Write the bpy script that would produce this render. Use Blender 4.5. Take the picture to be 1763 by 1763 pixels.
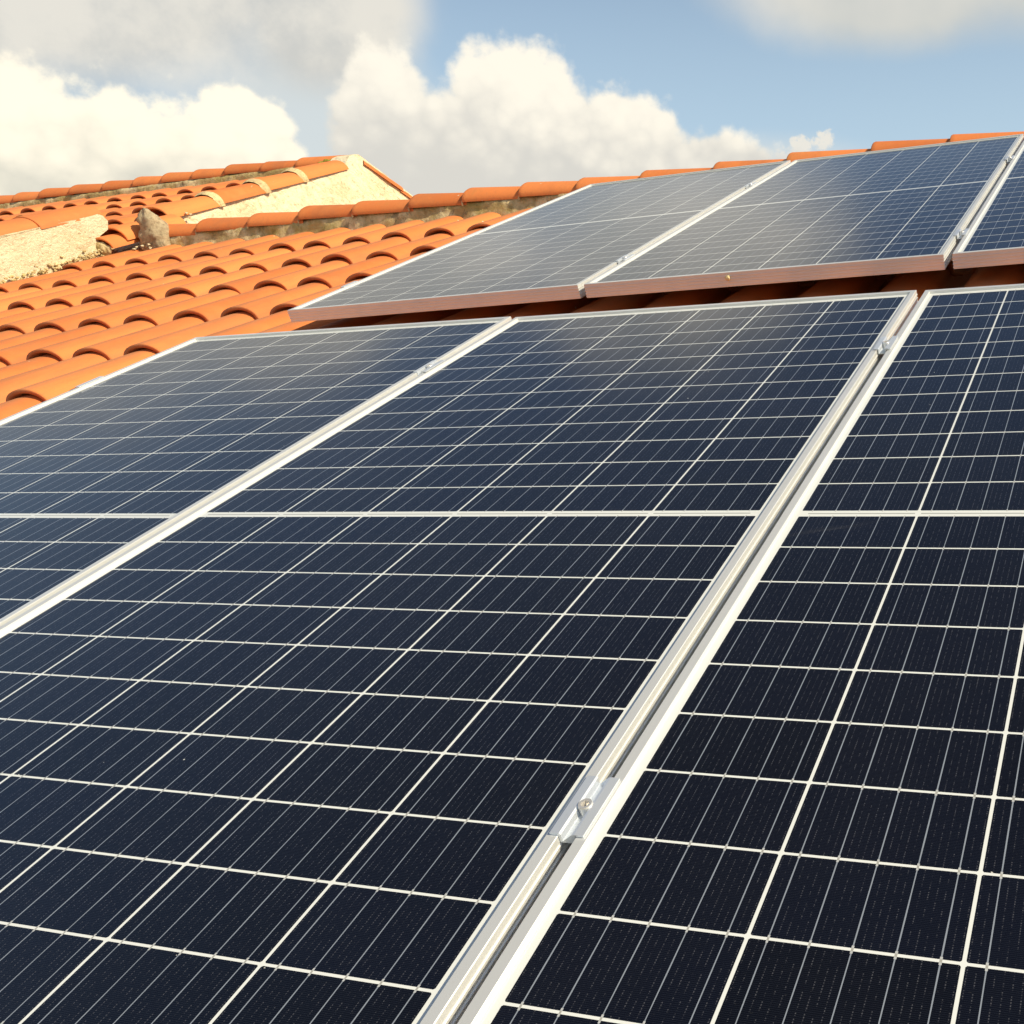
import bpy, bmesh, math, random
from mathutils import Matrix, Vector, noise
random.seed(7)
for o in list(bpy.data.objects):
    bpy.data.objects.remove(o)
SC = bpy.context.scene
COL = SC.collection
R = math.radians
TH = R(20.4)                                   # roof pitch
# roof coordinates: u along the ridge, v up the slope, w off the slope
MW = Matrix.Translation((0, 0, 4.2)) @ Matrix.Rotation(TH, 4, 'X')

# ------------------------------------------------------------ camera
cam_d = bpy.data.cameras.new('camera')
cam = bpy.data.objects.new('camera', cam_d)
COL.objects.link(cam)
RC = ((0.9559735, 0.2576400, -0.1404859), (-0.0012075, -0.4752760, -0.8798359), (-0.2934505, 0.8412695, -0.4540401))
ax, ay, az = Vector(RC[0]), -Vector(RC[1]), -Vector(RC[2])
loc = Vector((1.47217774, -1.12019266, 0.59975886))
m = Matrix(((ax.x, ay.x, az.x, loc.x), (ax.y, ay.y, az.y, loc.y), (ax.z, ay.z, az.z, loc.z), (0, 0, 0, 1)))
cam.matrix_world = MW @ m
cam_d.sensor_width = 36
cam_d.lens = 1764.88 / 1763 * 36
cam_d.shift_x = (881.5 - 1439.62) / 1763
cam_d.shift_y = (887.83 - 881.5) / 1763
cam_d.clip_start = 0.02
cam_d.clip_end = 20000
SC.camera = cam
SC.view_settings.view_transform = 'Standard'
SC.view_settings.look = 'None'
SC.view_settings.exposure = 0.30
SC.view_settings.gamma = 1.0
SC.render.engine = 'CYCLES'
SC.cycles.max_bounces = 8

# ------------------------------------------------------------ sun
SUN = (MW.to_3x3() @ Vector((1.30, 0.20, 1.0))).normalized()
sd = bpy.data.lights.new('sun', 'SUN')
sd.energy = 4.9
sd.angle = R(0.55)
sd.color = (1.0, 0.86, 0.60)
so = bpy.data.objects.new('sun', sd)
COL.objects.link(so)
so.rotation_euler = SUN.to_track_quat('Z', 'Y').to_euler()
SUN_EL = math.asin(SUN.z)
SUN_AZ = math.atan2(SUN.x, SUN.y)

# ------------------------------------------------------------ node helper
class NT:
    def __init__(s, tree):
        s.t = tree; s.n = tree.nodes; s.l = tree.links
    def add(s, typ, **kw):
        nd = s.n.new(typ)
        for k, v in kw.items():
            setattr(nd, k, v)
        return nd
    def put(s, sock, v):
        if hasattr(v, 'is_linked') or hasattr(v, 'links'):
            s.l.new(v, sock)
        elif v is not None:
            if isinstance(v, (tuple, list)) and len(v) == 3 and sock.type == 'RGBA':
                v = tuple(v) + (1,)
            sock.default_value = v
    def math(s, op, a, b=None, c=None, clamp=False):
        nd = s.add('ShaderNodeMath', operation=op); nd.use_clamp = clamp
        s.put(nd.inputs[0], a)
        if b is not None: s.put(nd.inputs[1], b)
        if c is not None: s.put(nd.inputs[2], c)
        return nd.outputs[0]
    def mix(s, f, a, b, blend='MIX'):
        nd = s.add('ShaderNodeMix', data_type='RGBA', blend_type=blend)
        s.put(nd.inputs[0], f); s.put(nd.inputs[6], a); s.put(nd.inputs[7], b)
        return nd.outputs[2]
    def ramp(s, f, lo, hi, a=0.0, b=1.0, smooth=True):
        nd = s.add('ShaderNodeMapRange')
        nd.interpolation_type = 'SMOOTHSTEP' if smooth else 'LINEAR'
        s.put(nd.inputs[0], f); s.put(nd.inputs[1], lo); s.put(nd.inputs[2], hi); s.put(nd.inputs[3], a); s.put(nd.inputs[4], b)
        return nd.outputs[0]
    def noise(s, vec, scale, detail=4, rough=0.55, dist=0.0, dim='3D'):
        nd = s.add('ShaderNodeTexNoise', noise_dimensions=dim)
        s.put(nd.inputs['Vector'], vec)
        nd.inputs['Scale'].default_value = scale; nd.inputs['Detail'].default_value = detail
        nd.inputs['Roughness'].default_value = rough; nd.inputs['Distortion'].default_value = dist
        return nd.outputs['Fac']
    def xyz(s, vec):
        nd = s.add('ShaderNodeSeparateXYZ'); s.put(nd.inputs[0], vec)
        return nd.outputs
    def comb(s, x, y, z=0.0):
        nd = s.add('ShaderNodeCombineXYZ')
        s.put(nd.inputs[0], x); s.put(nd.inputs[1], y); s.put(nd.inputs[2], z)
        return nd.outputs[0]
    def vscale(s, vec, sc):
        nd = s.add('ShaderNodeVectorMath', operation='MULTIPLY')
        s.put(nd.inputs[0], vec); nd.inputs[1].default_value = sc
        return nd.outputs[0]

# ------------------------------------------------------------ world: clear sky with cumulus clouds
world = bpy.data.worlds.new('World')
SC.world = world
world.use_nodes = True
world.cycles.sampling_method = 'MANUAL'
world.cycles.sample_map_resolution = 512
W = NT(world.node_tree)
W.n.clear()
sky = W.add('ShaderNodeTexSky', sky_type='NISHITA')
sky.sun_disc = False
sky.sun_elevation = SUN_EL
sky.sun_rotation = SUN_AZ
sky.air_density = 1.0; sky.dust_density = 1.2; sky.ozone_density = 1.6
tc = W.add('ShaderNodeTexCoord')
D = tc.outputs['Generated']
dx, dy, dz = W.xyz(D)
AZ = W.math('MULTIPLY', W.math('ARCTAN2', dx, dy), 180 / math.pi)       # degrees from +Y towards +X
EL = W.math('MULTIPLY', W.math('ARCSINE', dz), 180 / math.pi)
fa = W.noise(D, 9.0, 6, 0.62)
fb = W.noise(D, 26.0, 6, 0.6)
fc = W.noise(D, 3.2, 5, 0.55)
fcol = W.noise(W.vscale(D, (1, 1, 1.6)), 14.0, 6, 0.6)
bill = W.add('ShaderNodeTexVoronoi', feature='F1')
W.put(bill.inputs['Vector'], D); bill.inputs['Scale'].default_value = 34
bil = bill.outputs['Distance']
fd = W.noise(D, 80.0, 5, 0.62)
bill2 = W.add('ShaderNodeTexVoronoi', feature='F1')
W.put(bill2.inputs['Vector'], D); bill2.inputs['Scale'].default_value = 82
bil2 = bill2.outputs['Distance']

def blob(a0, e0, ra, re, tilt=0.0):
    da = W.math('SUBTRACT', AZ, a0); de = W.math('SUBTRACT', EL, e0)
    ct, st = math.cos(R(tilt)), math.sin(R(tilt))
    p = W.math('ADD', W.math('MULTIPLY', da, ct / ra), W.math('MULTIPLY', de, st / ra))
    q = W.math('ADD', W.math('MULTIPLY', da, -st / re), W.math('MULTIPLY', de, ct / re))
    r2 = W.math('ADD', W.math('MULTIPLY', p, p), W.math('MULTIPLY', q, q))
    return W.math('SUBTRACT', 1.0, W.math('SQRT', r2))
def union(bl):
    f = bl[0]
    for b in bl[1:]:
        f = W.math('SMOOTH_MAX', f, b, 0.18)
    return f
def wsum(*tw):
    acc = None
    for t, k in tw:
        q = W.math('MULTIPLY', t, k)
        acc = q if acc is None else W.math('ADD', acc, q)
    return acc
def cen(t, c0=0.5): return W.math('SUBTRACT', t, c0)
def inv(t, c0=0.42): return W.math('SUBTRACT', c0, t)
lump = wsum((cen(fa), 0.85), (cen(fb), 0.70), (cen(fd), 0.34), (inv(bil), 0.34), (inv(bil2), 0.20))
# sunlit heaps low over the roofs
heap_a = union([blob(-51.5, 9.5, 9.5, 5.4, -8), blob(-45.6, 11.2, 3.2, 3.6), blob(-55.5, 11.5, 4.5, 3.6)])
heap_b = union([blob(-39.4, 13.0, 3.0, 4.3, -10), blob(-33.0, 13.2, 4.6, 4.7, -5), blob(-36.6, 11.8, 3.2, 3.4), blob(-28.0, 11.9, 4.4, 4.0, -12), blob(-22.6, 10.4, 4.8, 3.1, -12), blob(-34, 8.5, 11, 4.6)])
puff = union([blob(-18.3, 12.0, 0.9, 0.75), blob(-17.1, 12.5, 0.75, 0.55, 20), blob(-19.4, 11.2, 1.8, 0.9)])
dens_a = W.ramp(W.math('ADD', heap_a, W.math('MULTIPLY', lump, 0.55)), 0.01, 0.20)
dens_b = W.ramp(W.math('ADD', heap_b, W.math('MULTIPLY', lump, 0.60)), -0.01, 0.24)
dens_p = W.ramp(W.math('ADD', puff, W.math('ADD', W.math('MULTIPLY', W.math('SUBTRACT', fd, 0.5), 2.2), W.math('MULTIPLY', W.math('SUBTRACT', fb, 0.5), 1.6))), 0.0, 0.45)
# soft grey veils higher up, and broken cloud over the rest of the sky
veil_l = union([blob(-52, 19.5, 14, 7.4, 4), blob(-41.5, 18.0, 4.8, 3.8, 25), blob(-58, 15, 6, 5)])
veil_r = union([blob(-13.4, 19.4, 9.5, 3.2, -4), blob(-5, 20.5, 9, 4.5)])
veil_b = union([blob(-42.0, 12.2, 6.0, 6.0), blob(-21, 9.8, 9, 3.2)])
over = union([blob(-28.5, 28.8, 10.5, 6.4, 6), blob(-44, 25.0, 11, 2.9, -4)])
soft = W.math('ADD', W.math('MULTIPLY', W.math('SUBTRACT', fc, 0.5), 0.9), W.math('MULTIPLY', W.math('SUBTRACT', fa, 0.5), 0.45))
dv_l = W.ramp(W.math('ADD', veil_l, W.math('MULTIPLY', soft, 0.7)), -0.14, 0.44)
dv_r = W.ramp(W.math('ADD', veil_r, W.math('MULTIPLY', soft, 0.8)), -0.18, 0.50)
dv_b = W.math('MULTIPLY', W.ramp(W.math('ADD', veil_b, W.math('MULTIPLY', soft, 0.5)), -0.1, 0.5), 0.88)
dv_o = W.ramp(W.math('ADD', over, W.math('MULTIPLY', soft, 1.0)), -0.30, 0.50)
away = W.ramp(W.math('ABSOLUTE', W.math('ADD', AZ, 30.0)), 60.0, 85.0)      # ordinary broken cloud elsewhere
broken = W.math('MULTIPLY', W.ramp(W.math('ADD', fc, W.math('MULTIPLY', fa, 0.35)), 0.66, 0.80), away)
broken = W.math('MULTIPLY', broken, W.ramp(EL, 60.0, 35.0))

STR = 0.088
skyc = sky.outputs[0]
base = W.mix(1.0, skyc, (STR * 1.02, STR * 1.07, STR * 1.12), 'MULTIPLY')
base = W.mix(W.ramp(EL, 36.0, 58.0, 0.0, 0.45), base, (0, 0, 0))                     # deeper blue overhead
base = W.mix(W.ramp(EL, 34.0, 6.0, 0.0, 0.80), base, (0.46, 0.60, 0.69))      # pale haze low in the sky
def shade(field, lo, hi):                                                  # lit crowns, grey feet
    s1 = W.ramp(field, lo, hi)
    return s1
LIT = (0.92, 0.85, 0.69); WHT = (0.86, 0.80, 0.70); GRY = (0.50, 0.50, 0.47); DRK = (0.40, 0.42, 0.41)
c = base
c = W.mix(dv_b, c, (0.56, 0.60, 0.60))
c = W.mix(W.math('MULTIPLY', broken, 0.85), c, (0.66, 0.63, 0.57))
c = W.mix(W.math('MULTIPLY', dv_o, 0.95), c, W.mix(W.ramp(fa, 0.35, 0.65), (0.60, 0.60, 0.56), (0.76, 0.73, 0.66)))
c = W.mix(W.math('MULTIPLY', dv_r, 0.90), c, W.mix(W.ramp(fc, 0.38, 0.62), (0.52, 0.52, 0.48), (0.66, 0.63, 0.56)))
c = W.mix(W.math('MULTIPLY', dv_l, 0.95), c, W.mix(W.ramp(fa, 0.35, 0.62), (0.50, 0.50, 0.475), (0.67, 0.64, 0.57)))
relief = wsum((cen(fcol), 1.6), (cen(fb), 1.1), (inv(bil), 1.1), (inv(bil2), 0.5))
sh_b = W.ramp(W.math('ADD', W.math('ADD', EL, W.math('MULTIPLY', AZ, 0.10)), W.math('MULTIPLY', relief, 2.4)), 7.0, 12.2)
c = W.mix(dens_b, c, W.mix(sh_b, (0.58, 0.565, 0.52), (0.84, 0.79, 0.68)))
sh_a = W.ramp(W.math('ADD', EL, W.math('MULTIPLY', relief, 1.6)), 8.0, 12.5)
c = W.mix(dens_a, c, W.mix(sh_a, (0.54, 0.53, 0.46), LIT))
c = W.mix(dens_p, c, W.mix(W.ramp(W.math('ADD', EL, W.math('MULTIPLY', relief, 0.5)), 10.8, 12.3), (0.50, 0.52, 0.52), (0.68, 0.66, 0.60)))
bg = W.add('ShaderNodeBackground'); W.put(bg.inputs[0], c); bg.inputs[1].default_value = 1.0
out = W.add('ShaderNodeOutputWorld'); W.l.new(bg.outputs[0], out.inputs[0])

# ------------------------------------------------------------ materials
def material(name):
    mt = bpy.data.materials.new(name); mt.use_nodes = True
    T = NT(mt.node_tree)
    b = T.n['Principled BSDF']
    return mt, T, b
def objc(T):
    return T.add('ShaderNodeTexCoord').outputs['Object']
def bump(T, b, h, strength, dist):
    nd = T.add('ShaderNodeBump'); nd.inputs['Strength'].default_value = strength; nd.inputs['Distance'].default_value = dist
    T.put(nd.inputs['Height'], h); T.l.new(nd.outputs[0], b.inputs['Normal'])

def mat_tile(name, tint=1.0, lichen=0.0):
    mt, T, b = material(name)
    P = objc(T)
    at = T.add('ShaderNodeAttribute', attribute_name='tint')
    rnd = at.outputs['Fac']
    big = T.noise(P, 1.7, 4, 0.6)
    mid = T.noise(P, 11.0, 5, 0.65)
    fine = T.noise(P, 95.0, 3, 0.7)
    col = T.mix(T.ramp(rnd, 0, 1, smooth=False), (0.62 * tint, 0.172 * tint, 0.044 * tint), (0.80 * tint, 0.255 * tint, 0.072 * tint))
    col = T.mix(T.math('LESS_THAN', rnd, -0.5), col, (0.46, 0.095, 0.028))      # shade on tile ends and undersides, painted in as deeper red
    col = T.mix(T.math('MULTIPLY', T.ramp(mid, 0.42, 0.66), 0.40), col, (0.66, 0.235, 0.070))
    # dust and soot gathered low in the pans
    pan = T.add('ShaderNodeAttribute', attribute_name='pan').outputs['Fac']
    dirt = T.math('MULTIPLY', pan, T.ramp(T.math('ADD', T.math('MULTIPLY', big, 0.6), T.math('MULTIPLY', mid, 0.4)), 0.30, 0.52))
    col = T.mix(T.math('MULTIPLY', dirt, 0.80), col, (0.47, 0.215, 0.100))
    soot = T.noise(T.vscale(P, (3.2, 1.1, 3.2)), 1.0, 5, 0.7)
    col = T.mix(T.math('MULTIPLY', T.ramp(soot, 0.48, 0.68), 0.45), col, (0.38, 0.135, 0.055))
    grain = T.noise(P, 320.0, 2, 0.6)
    col = T.mix(T.math('MULTIPLY', T.ramp(grain, 0.35, 0.65), 0.16), col, (0.42, 0.16, 0.07))
    streak = T.noise(T.vscale(P, (60, 2.0, 60)), 1.0, 3, 0.6)
    col = T.mix(T.math('MULTIPLY', T.ramp(streak, 0.50, 0.72), 0.22), col, (0.40, 0.15, 0.07))
    col = T.mix(T.math('MULTIPLY', T.ramp(fine, 0.60, 0.72), 0.35), col, (0.36, 0.15, 0.075))
    spot = T.noise(P, 28.0, 2, 0.5)
    col = T.mix(T.ramp(spot, 0.765, 0.785), col, (0.72, 0.62, 0.45))
    if lichen:
        col = T.mix(T.math('MULTIPLY', T.ramp(T.noise(P, 6.0, 5, 0.7), 0.56, 0.66), lichen), col, (0.30, 0.25, 0.07))
    T.put(b.inputs['Base Color'], col)
    b.inputs['Roughness'].default_value = 0.78
    b.inputs['Specular IOR Level'].default_value = 0.3
    bump(T, b, T.math('ADD', T.math('MULTIPLY', fine, 0.5), T.math('MULTIPLY', mid, 1.0)), 0.35, 0.004)
    return mt
def mat_render(name, a, bcol, scale=1.0, bmp=0.012):
    mt, T, b = material(name)
    P = objc(T)
    n1 = T.noise(P, 3.0 * scale, 5, 0.6); n2 = T.noise(P, 28 * scale, 6, 0.7); n3 = T.noise(P, 120 * scale, 3, 0.7)
    col = T.mix(T.ramp(T.math('ADD', T.math('MULTIPLY', n1, 0.5), T.math('MULTIPLY', n2, 0.5)), 0.36, 0.60), bcol, a)
    pit = T.ramp(n2, 0.43, 0.33)
    col = T.mix(T.math('MULTIPLY', pit, 0.55), col, tuple(x * 0.5 for x in bcol))
    T.put(b.inputs['Base Color'], col); b.inputs['Roughness'].default_value = 0.92
    b.inputs['Specular IOR Level'].default_value = 0.15
    bump(T, b, T.math('ADD', T.math('MULTIPLY', n2, 1.0), T.math('MULTIPLY', n3, 0.45)), 0.8, bmp)
    return mt
def mat_mortar(name):
    mt, T, b = material(name)
    P = objc(T)
    n1 = T.noise(P, 7.0, 5, 0.65); n2 = T.noise(P, 34, 6, 0.7); n3 = T.noise(T.vscale(P, (22, 22, 5)), 1.0, 4, 0.65); n4 = T.noise(P, 3.1, 4, 0.6)
    col = T.mix(T.ramp(n1, 0.40, 0.62), (0.44, 0.33, 0.15), (0.74, 0.61, 0.36))
    col = T.mix(T.math('MULTIPLY', T.ramp(n3, 0.52, 0.70), 0.70), col, (0.17, 0.135, 0.075))
    col = T.mix(T.math('MULTIPLY', T.ramp(n4, 0.52, 0.66), 0.55), col, (0.38, 0.30, 0.07))
    col = T.mix(T.math('MULTIPLY', T.ramp(n2, 0.58, 0.70), 0.6), col, (0.10, 0.085, 0.055))
    T.put(b.inputs['Base Color'], col); b.inputs['Roughness'].default_value = 0.95
    b.inputs['Specular IOR Level'].default_value = 0.1
    bump(T, b, T.math('ADD', n1, n2), 0.8, 0.012)
    return mt
def mat_metal(name, col, rough, metallic=1.0, brushed=0.0):
    mt, T, b = material(name)
    P = objc(T)
    n = T.noise(P, 9.0, 4, 0.6); g = T.noise(P, 240.0, 2, 0.6)
    cc = T.mix(T.math('MULTIPLY', T.ramp(n, 0.4, 0.68), 0.35), col, tuple(x * 0.82 for x in col))
    T.put(b.inputs['Base Color'], cc)
    b.inputs['Metallic'].default_value = metallic
    T.put(b.inputs['Roughness'], T.ramp(n, 0.3, 0.7, rough * 0.88, rough * 1.15))
    bump(T, b, g, 0.12, 0.0004)
    return mt

# panel sheet geometry (metres)
PW, PH, MG, CP, RP, MH = 0.99340, 1.00313, 0.01970, 0.159, 0.08089, 0.00659
def mat_cells():
    mt, T, b = material('cell_sheet')
    P = objc(T)
    x, y, z = T.xyz(P)
    info = T.add('ShaderNodeObjectInfo').outputs['Random']
    xc = T.math('ADD', x, PW / 2 - MG)                   # 0 .. 6 pitches across
    ay_ = T.math('SUBTRACT', T.math('ABSOLUTE', y), MH)  # from the middle strip outward
    cu = T.math('DIVIDE', xc, CP); cv = T.math('DIVIDE', ay_, RP)
    iu = T.math('FLOOR', cu); iv = T.math('FLOOR', cv)
    fu = T.math('SUBTRACT', cu, iu); fv = T.math('SUBTRACT', cv, iv)
    du = T.math('MULTIPLY', T.math('MINIMUM', fu, T.math('SUBTRACT', 1.0, fu)), CP)   # metres to the pitch line
    dv = T.math('MULTIPLY', T.math('MINIMUM', fv, T.math('SUBTRACT', 1.0, fv)), RP)
    def lt(a, v): return T.math('LESS_THAN', a, v)
    def gt(a, v): return T.math('GREATER_THAN', a, v)
    gap = T.math('MAXIMUM', lt(du, 0.00150), lt(dv, 0.00125))
    gap = T.math('MAXIMUM', gap, lt(T.math('ADD', du, dv), 0.0040))                   # clipped corners
    outside = T.math('MAXIMUM', T.math('MAXIMUM', lt(xc, 0.0012), gt(xc, 6 * CP - 0.0012)), gt(ay_, 12 * RP))
    gap = T.math('MAXIMUM', gap, outside)
    gap = T.math('MAXIMUM', gap, lt(ay_, 0.0))
    # silver bus wires
    bu = T.math('MULTIPLY', fu, 5.0)
    bi = T.math('FLOOR', bu)
    bf = T.math('ABSOLUTE', T.math('SUBTRACT', T.math('SUBTRACT', bu, bi), 0.5))
    bdist = T.math('MULTIPLY', bf, CP / 5)
    wob = T.noise(T.comb(T.math('ADD', iu, T.math('MULTIPLY', bi, 0.37)), T.math('MULTIPLY', y, 14.0), info), 1.0, 2, 0.5)
    bdist = T.math('ADD', bdist, T.math('MULTIPLY', T.math('SUBTRACT', wob, 0.5), 0.0006))
    inx = T.math('MULTIPLY', gt(xc, 0.0), lt(xc, 6 * CP))
    bus = T.math('MULTIPLY', T.math('MULTIPLY', lt(bdist, 0.00052), inx), T.math('MULTIPLY', gt(ay_, -0.001), lt(ay_, 12 * RP + 0.003)))
    pad = T.math('MULTIPLY', T.math('MULTIPLY', lt(bdist, 0.00095), inx), T.math('MULTIPLY', lt(dv, 0.0034), gt(ay_, 0.0)))
    # cross ribbon of the middle strip
    fr6 = T.math('MULTIPLY', T.math('MULTIPLY', lt(T.math('ABSOLUTE', y), 0.0011), gt(xc, 0.012)), lt(xc, 6 * CP - 0.012))
    fr6 = T.math('MULTIPLY', fr6, gt(du, 0.004))
    # fingers and the columns of tiny contact dots
    fg = T.math('ABSOLUTE', T.math('SUBTRACT', T.math('FRACT', T.math('DIVIDE', ay_, 0.00155)), 0.5))
    finger = lt(fg, 0.055)
    dcol = T.math('DIVIDE', xc, CP / 25)
    ddx = T.math('ABSOLUTE', T.math('SUBTRACT', T.math('FRACT', dcol), 0.5))
    ddy = T.math('FRACT', T.math('DIVIDE', ay_, 0.0023))
    wn = T.add('ShaderNodeTexWhiteNoise', noise_dimensions='3D')
    T.put(wn.inputs['Vector'], T.comb(T.math('FLOOR', dcol), T.math('FLOOR', T.math('DIVIDE', y, 0.0023)), info))
    dot = T.math('MULTIPLY', T.math('MULTIPLY', lt(ddx, 0.062), lt(ddy, 0.55)), T.ramp(wn.outputs['Value'], 0.25, 1.0, 0.0, 1.0))
    # cell colour differs a little from wafer to wafer
    wc = T.add('ShaderNodeTexWhiteNoise', noise_dimensions='3D')
    T.put(wc.inputs['Vector'], T.comb(iu, T.math('MULTIPLY', iv, T.math('SIGN', y)), info))
    cell = T.mix(wc.outputs['Value'], (0.0016, 0.0018, 0.0042), (0.0026, 0.0034, 0.0092))
    cell = T.mix(T.math('MULTIPLY', T.noise(P, 30, 4, 0.6), 0.5), cell, (0.0034, 0.0038, 0.0072))
    cell = T.mix(T.math('MULTIPLY', finger, 0.13), cell, (0.12, 0.15, 0.22))
    cell = T.mix(T.math('MULTIPLY', dot, 0.20), cell, (0.30, 0.31, 0.36))
    col = T.mix(gap, cell, (0.68, 0.71, 0.71))
    col = T.mix(bus, col, T.mix(gap, (0.235, 0.27, 0.33), (0.34, 0.34, 0.32)))
    col = T.mix(pad, col, T.mix(gap, (0.42, 0.44, 0.46), (0.34, 0.34, 0.32)))
    col = T.mix(fr6, col, (0.30, 0.31, 0.30))
    # dust film and faint wiped streaks on the glass
    d1 = T.noise(P, 2.3, 5, 0.6)
    d2 = T.noise(T.comb(T.math('ADD', T.math('MULTIPLY', x, 2.2), T.math('MULTIPLY', y, -1.2)), T.math('ADD', T.math('MULTIPLY', y, 26.0), T.math('MULTIPLY', x, -9.0)), info), 1.0, 5, 0.65)
    sp = T.noise(P, 420.0, 2, 0.5)
    dust = T.math('ADD', T.math('MULTIPLY', T.ramp(d1, 0.35, 0.7), 0.003), T.math('MULTIPLY', T.ramp(d2, 0.66, 0.80), 0.024))
    dust = T.math('ADD', dust, T.math('MULTIPLY', T.ramp(sp, 0.70, 0.80), 0.03))
    col = T.mix(dust, col, (0.62, 0.60, 0.55))
    sp2 = T.noise(P, 150.0, 1, 0.5)
    col = T.mix(T.ramp(sp2, 0.835, 0.855), col, (0.55, 0.55, 0.52))
    T.put(b.inputs['Base Color'], col)
    b.inputs['Roughness'].default_value = 0.55
    b.inputs['Specular IOR Level'].default_value = 0.05
    b.inputs['Coat Weight'].default_value = 1.0
    b.inputs['Coat IOR'].default_value = 1.43
    T.put(b.inputs['Coat Roughness'], T.ramp(d1, 0.3, 0.7, 0.085, 0.13))
    return mt

def mat_ground():
    mt, T, b = material('dry_ground')
    P = objc(T)
    n = T.noise(P, 0.05, 6, 0.6); n2 = T.noise(P, 0.9, 6, 0.65)
    col = T.mix(T.ramp(n, 0.4, 0.6), (0.20, 0.16, 0.09), (0.10, 0.13, 0.05))
    col = T.mix(T.math('MULTIPLY', T.ramp(n2, 0.4, 0.65), 0.5), col, (0.28, 0.22, 0.14))
    T.put(b.inputs['Base Color'], col); b.inputs['Roughness'].default_value = 0.95
    bump(T, b, n2, 0.6, 0.1)
    return mt

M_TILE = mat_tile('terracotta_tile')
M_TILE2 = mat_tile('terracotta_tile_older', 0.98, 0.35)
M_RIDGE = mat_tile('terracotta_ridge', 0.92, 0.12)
M_STUCCO = mat_render('cream_render', (0.84, 0.75, 0.54), (0.70, 0.56, 0.36), 1.0, 0.014)
M_ROUGH = mat_render('rough_cream_render', (0.86, 0.77, 0.55), (0.74, 0.61, 0.38), 2.2, 0.022)
M_CONE = mat_render('old_grey_mortar', (0.50, 0.41, 0.27), (0.30, 0.235, 0.15), 1.6, 0.012)
M_MORTAR = mat_mortar('weathered_mortar')
M_JOINT = mat_render('joint_mortar', (0.78, 0.62, 0.34), (0.52, 0.40, 0.22), 2.0, 0.006)
M_FRAME = mat_metal('anodised_aluminium', (0.77, 0.785, 0.785), 0.38, 0.48)
M_CLAMP = mat_metal('clamp_aluminium', (0.82, 0.87, 0.93), 0.32, 0.60)
M_STEEL = mat_metal('stainless_steel', (0.80, 0.78, 0.75), 0.26, 0.62)
M_CELLS = mat_cells()
M_WHITEBACK, _T, _b = material('white_backsheet'); _b.inputs['Base Color'].default_value = (0.75, 0.75, 0.73, 1)
M_GROUND = mat_ground()

# ------------------------------------------------------------ object helpers
def thing(name, label, cat, mat=None, group=None, kind=None):
    o = bpy.data.objects.new(name, None)
    COL.objects.link(o)
    if mat is not None: o.matrix_world = mat
    o.empty_display_size = 0.1
    if label: o['label'] = label
    if cat: o['category'] = cat
    if group: o['group'] = group
    if kind: o['kind'] = kind
    return o
def finish(name, bm, mat, parent=None, local=None, smooth=False, label=None):
    me = bpy.data.meshes.new(name)
    bm.to_mesh(me); bm.free()
    me.materials.append(mat)
    if smooth:
        for p in me.polygons: p.use_smooth = True
    o = bpy.data.objects.new(name, me)
    COL.objects.link(o)
    if parent is not None: o.parent = parent
    if local is not None: o.matrix_basis = local
    if label: o['label'] = label
    return o
def copy_tree(o, parent=None):
    c_ = o.copy(); COL.objects.link(c_)
    if parent is not None: c_.parent = parent
    for ch in [x for x in bpy.data.objects if x.parent == o]:
        copy_tree(ch, c_)
    return c_
def box(bm, lo, hi):
    vs = [bm.verts.new((x, y, z)) for x in (lo[0], hi[0]) for y in (lo[1], hi[1]) for z in (lo[2], hi[2])]
    for f in ((0, 1, 3, 2), (4, 6, 7, 5), (0, 4, 5, 1), (2, 3, 7, 6), (0, 2, 6, 4), (1, 5, 7, 3)):
        bm.faces.new([vs[i] for i in f])
def cyl(bm, r0, r1, z0, z1, n=24, cx=0, cy=0, cap0=True, cap1=True):
    a = [bm.verts.new((cx + r0 * math.cos(2 * math.pi * i / n), cy + r0 * math.sin(2 * math.pi * i / n), z0)) for i in range(n)]
    b_ = [bm.verts.new((cx + r1 * math.cos(2 * math.pi * i / n), cy + r1 * math.sin(2 * math.pi * i / n), z1)) for i in range(n)]
    for i in range(n):
        bm.faces.new((a[i], a[(i + 1) % n], b_[(i + 1) % n], b_[i]))
    if cap0: bm.faces.new(a[::-1])
    if cap1: bm.faces.new(b_)
    return a, b_

# ------------------------------------------------------------ ground
bm = bmesh.new()
g = 24
vs = [[bm.verts.new((-6000 + 12000 * i / g, -6000 + 12000 * j / g, 0)) for j in range(g + 1)] for i in range(g + 1)]
for i in range(g):
    for j in range(g):
        bm.faces.new((vs[i][j], vs[i + 1][j], vs[i + 1][j + 1], vs[i][j + 1]))
gr = finish('ground', bm, M_GROUND)
gr['kind'] = 'structure'

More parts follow.
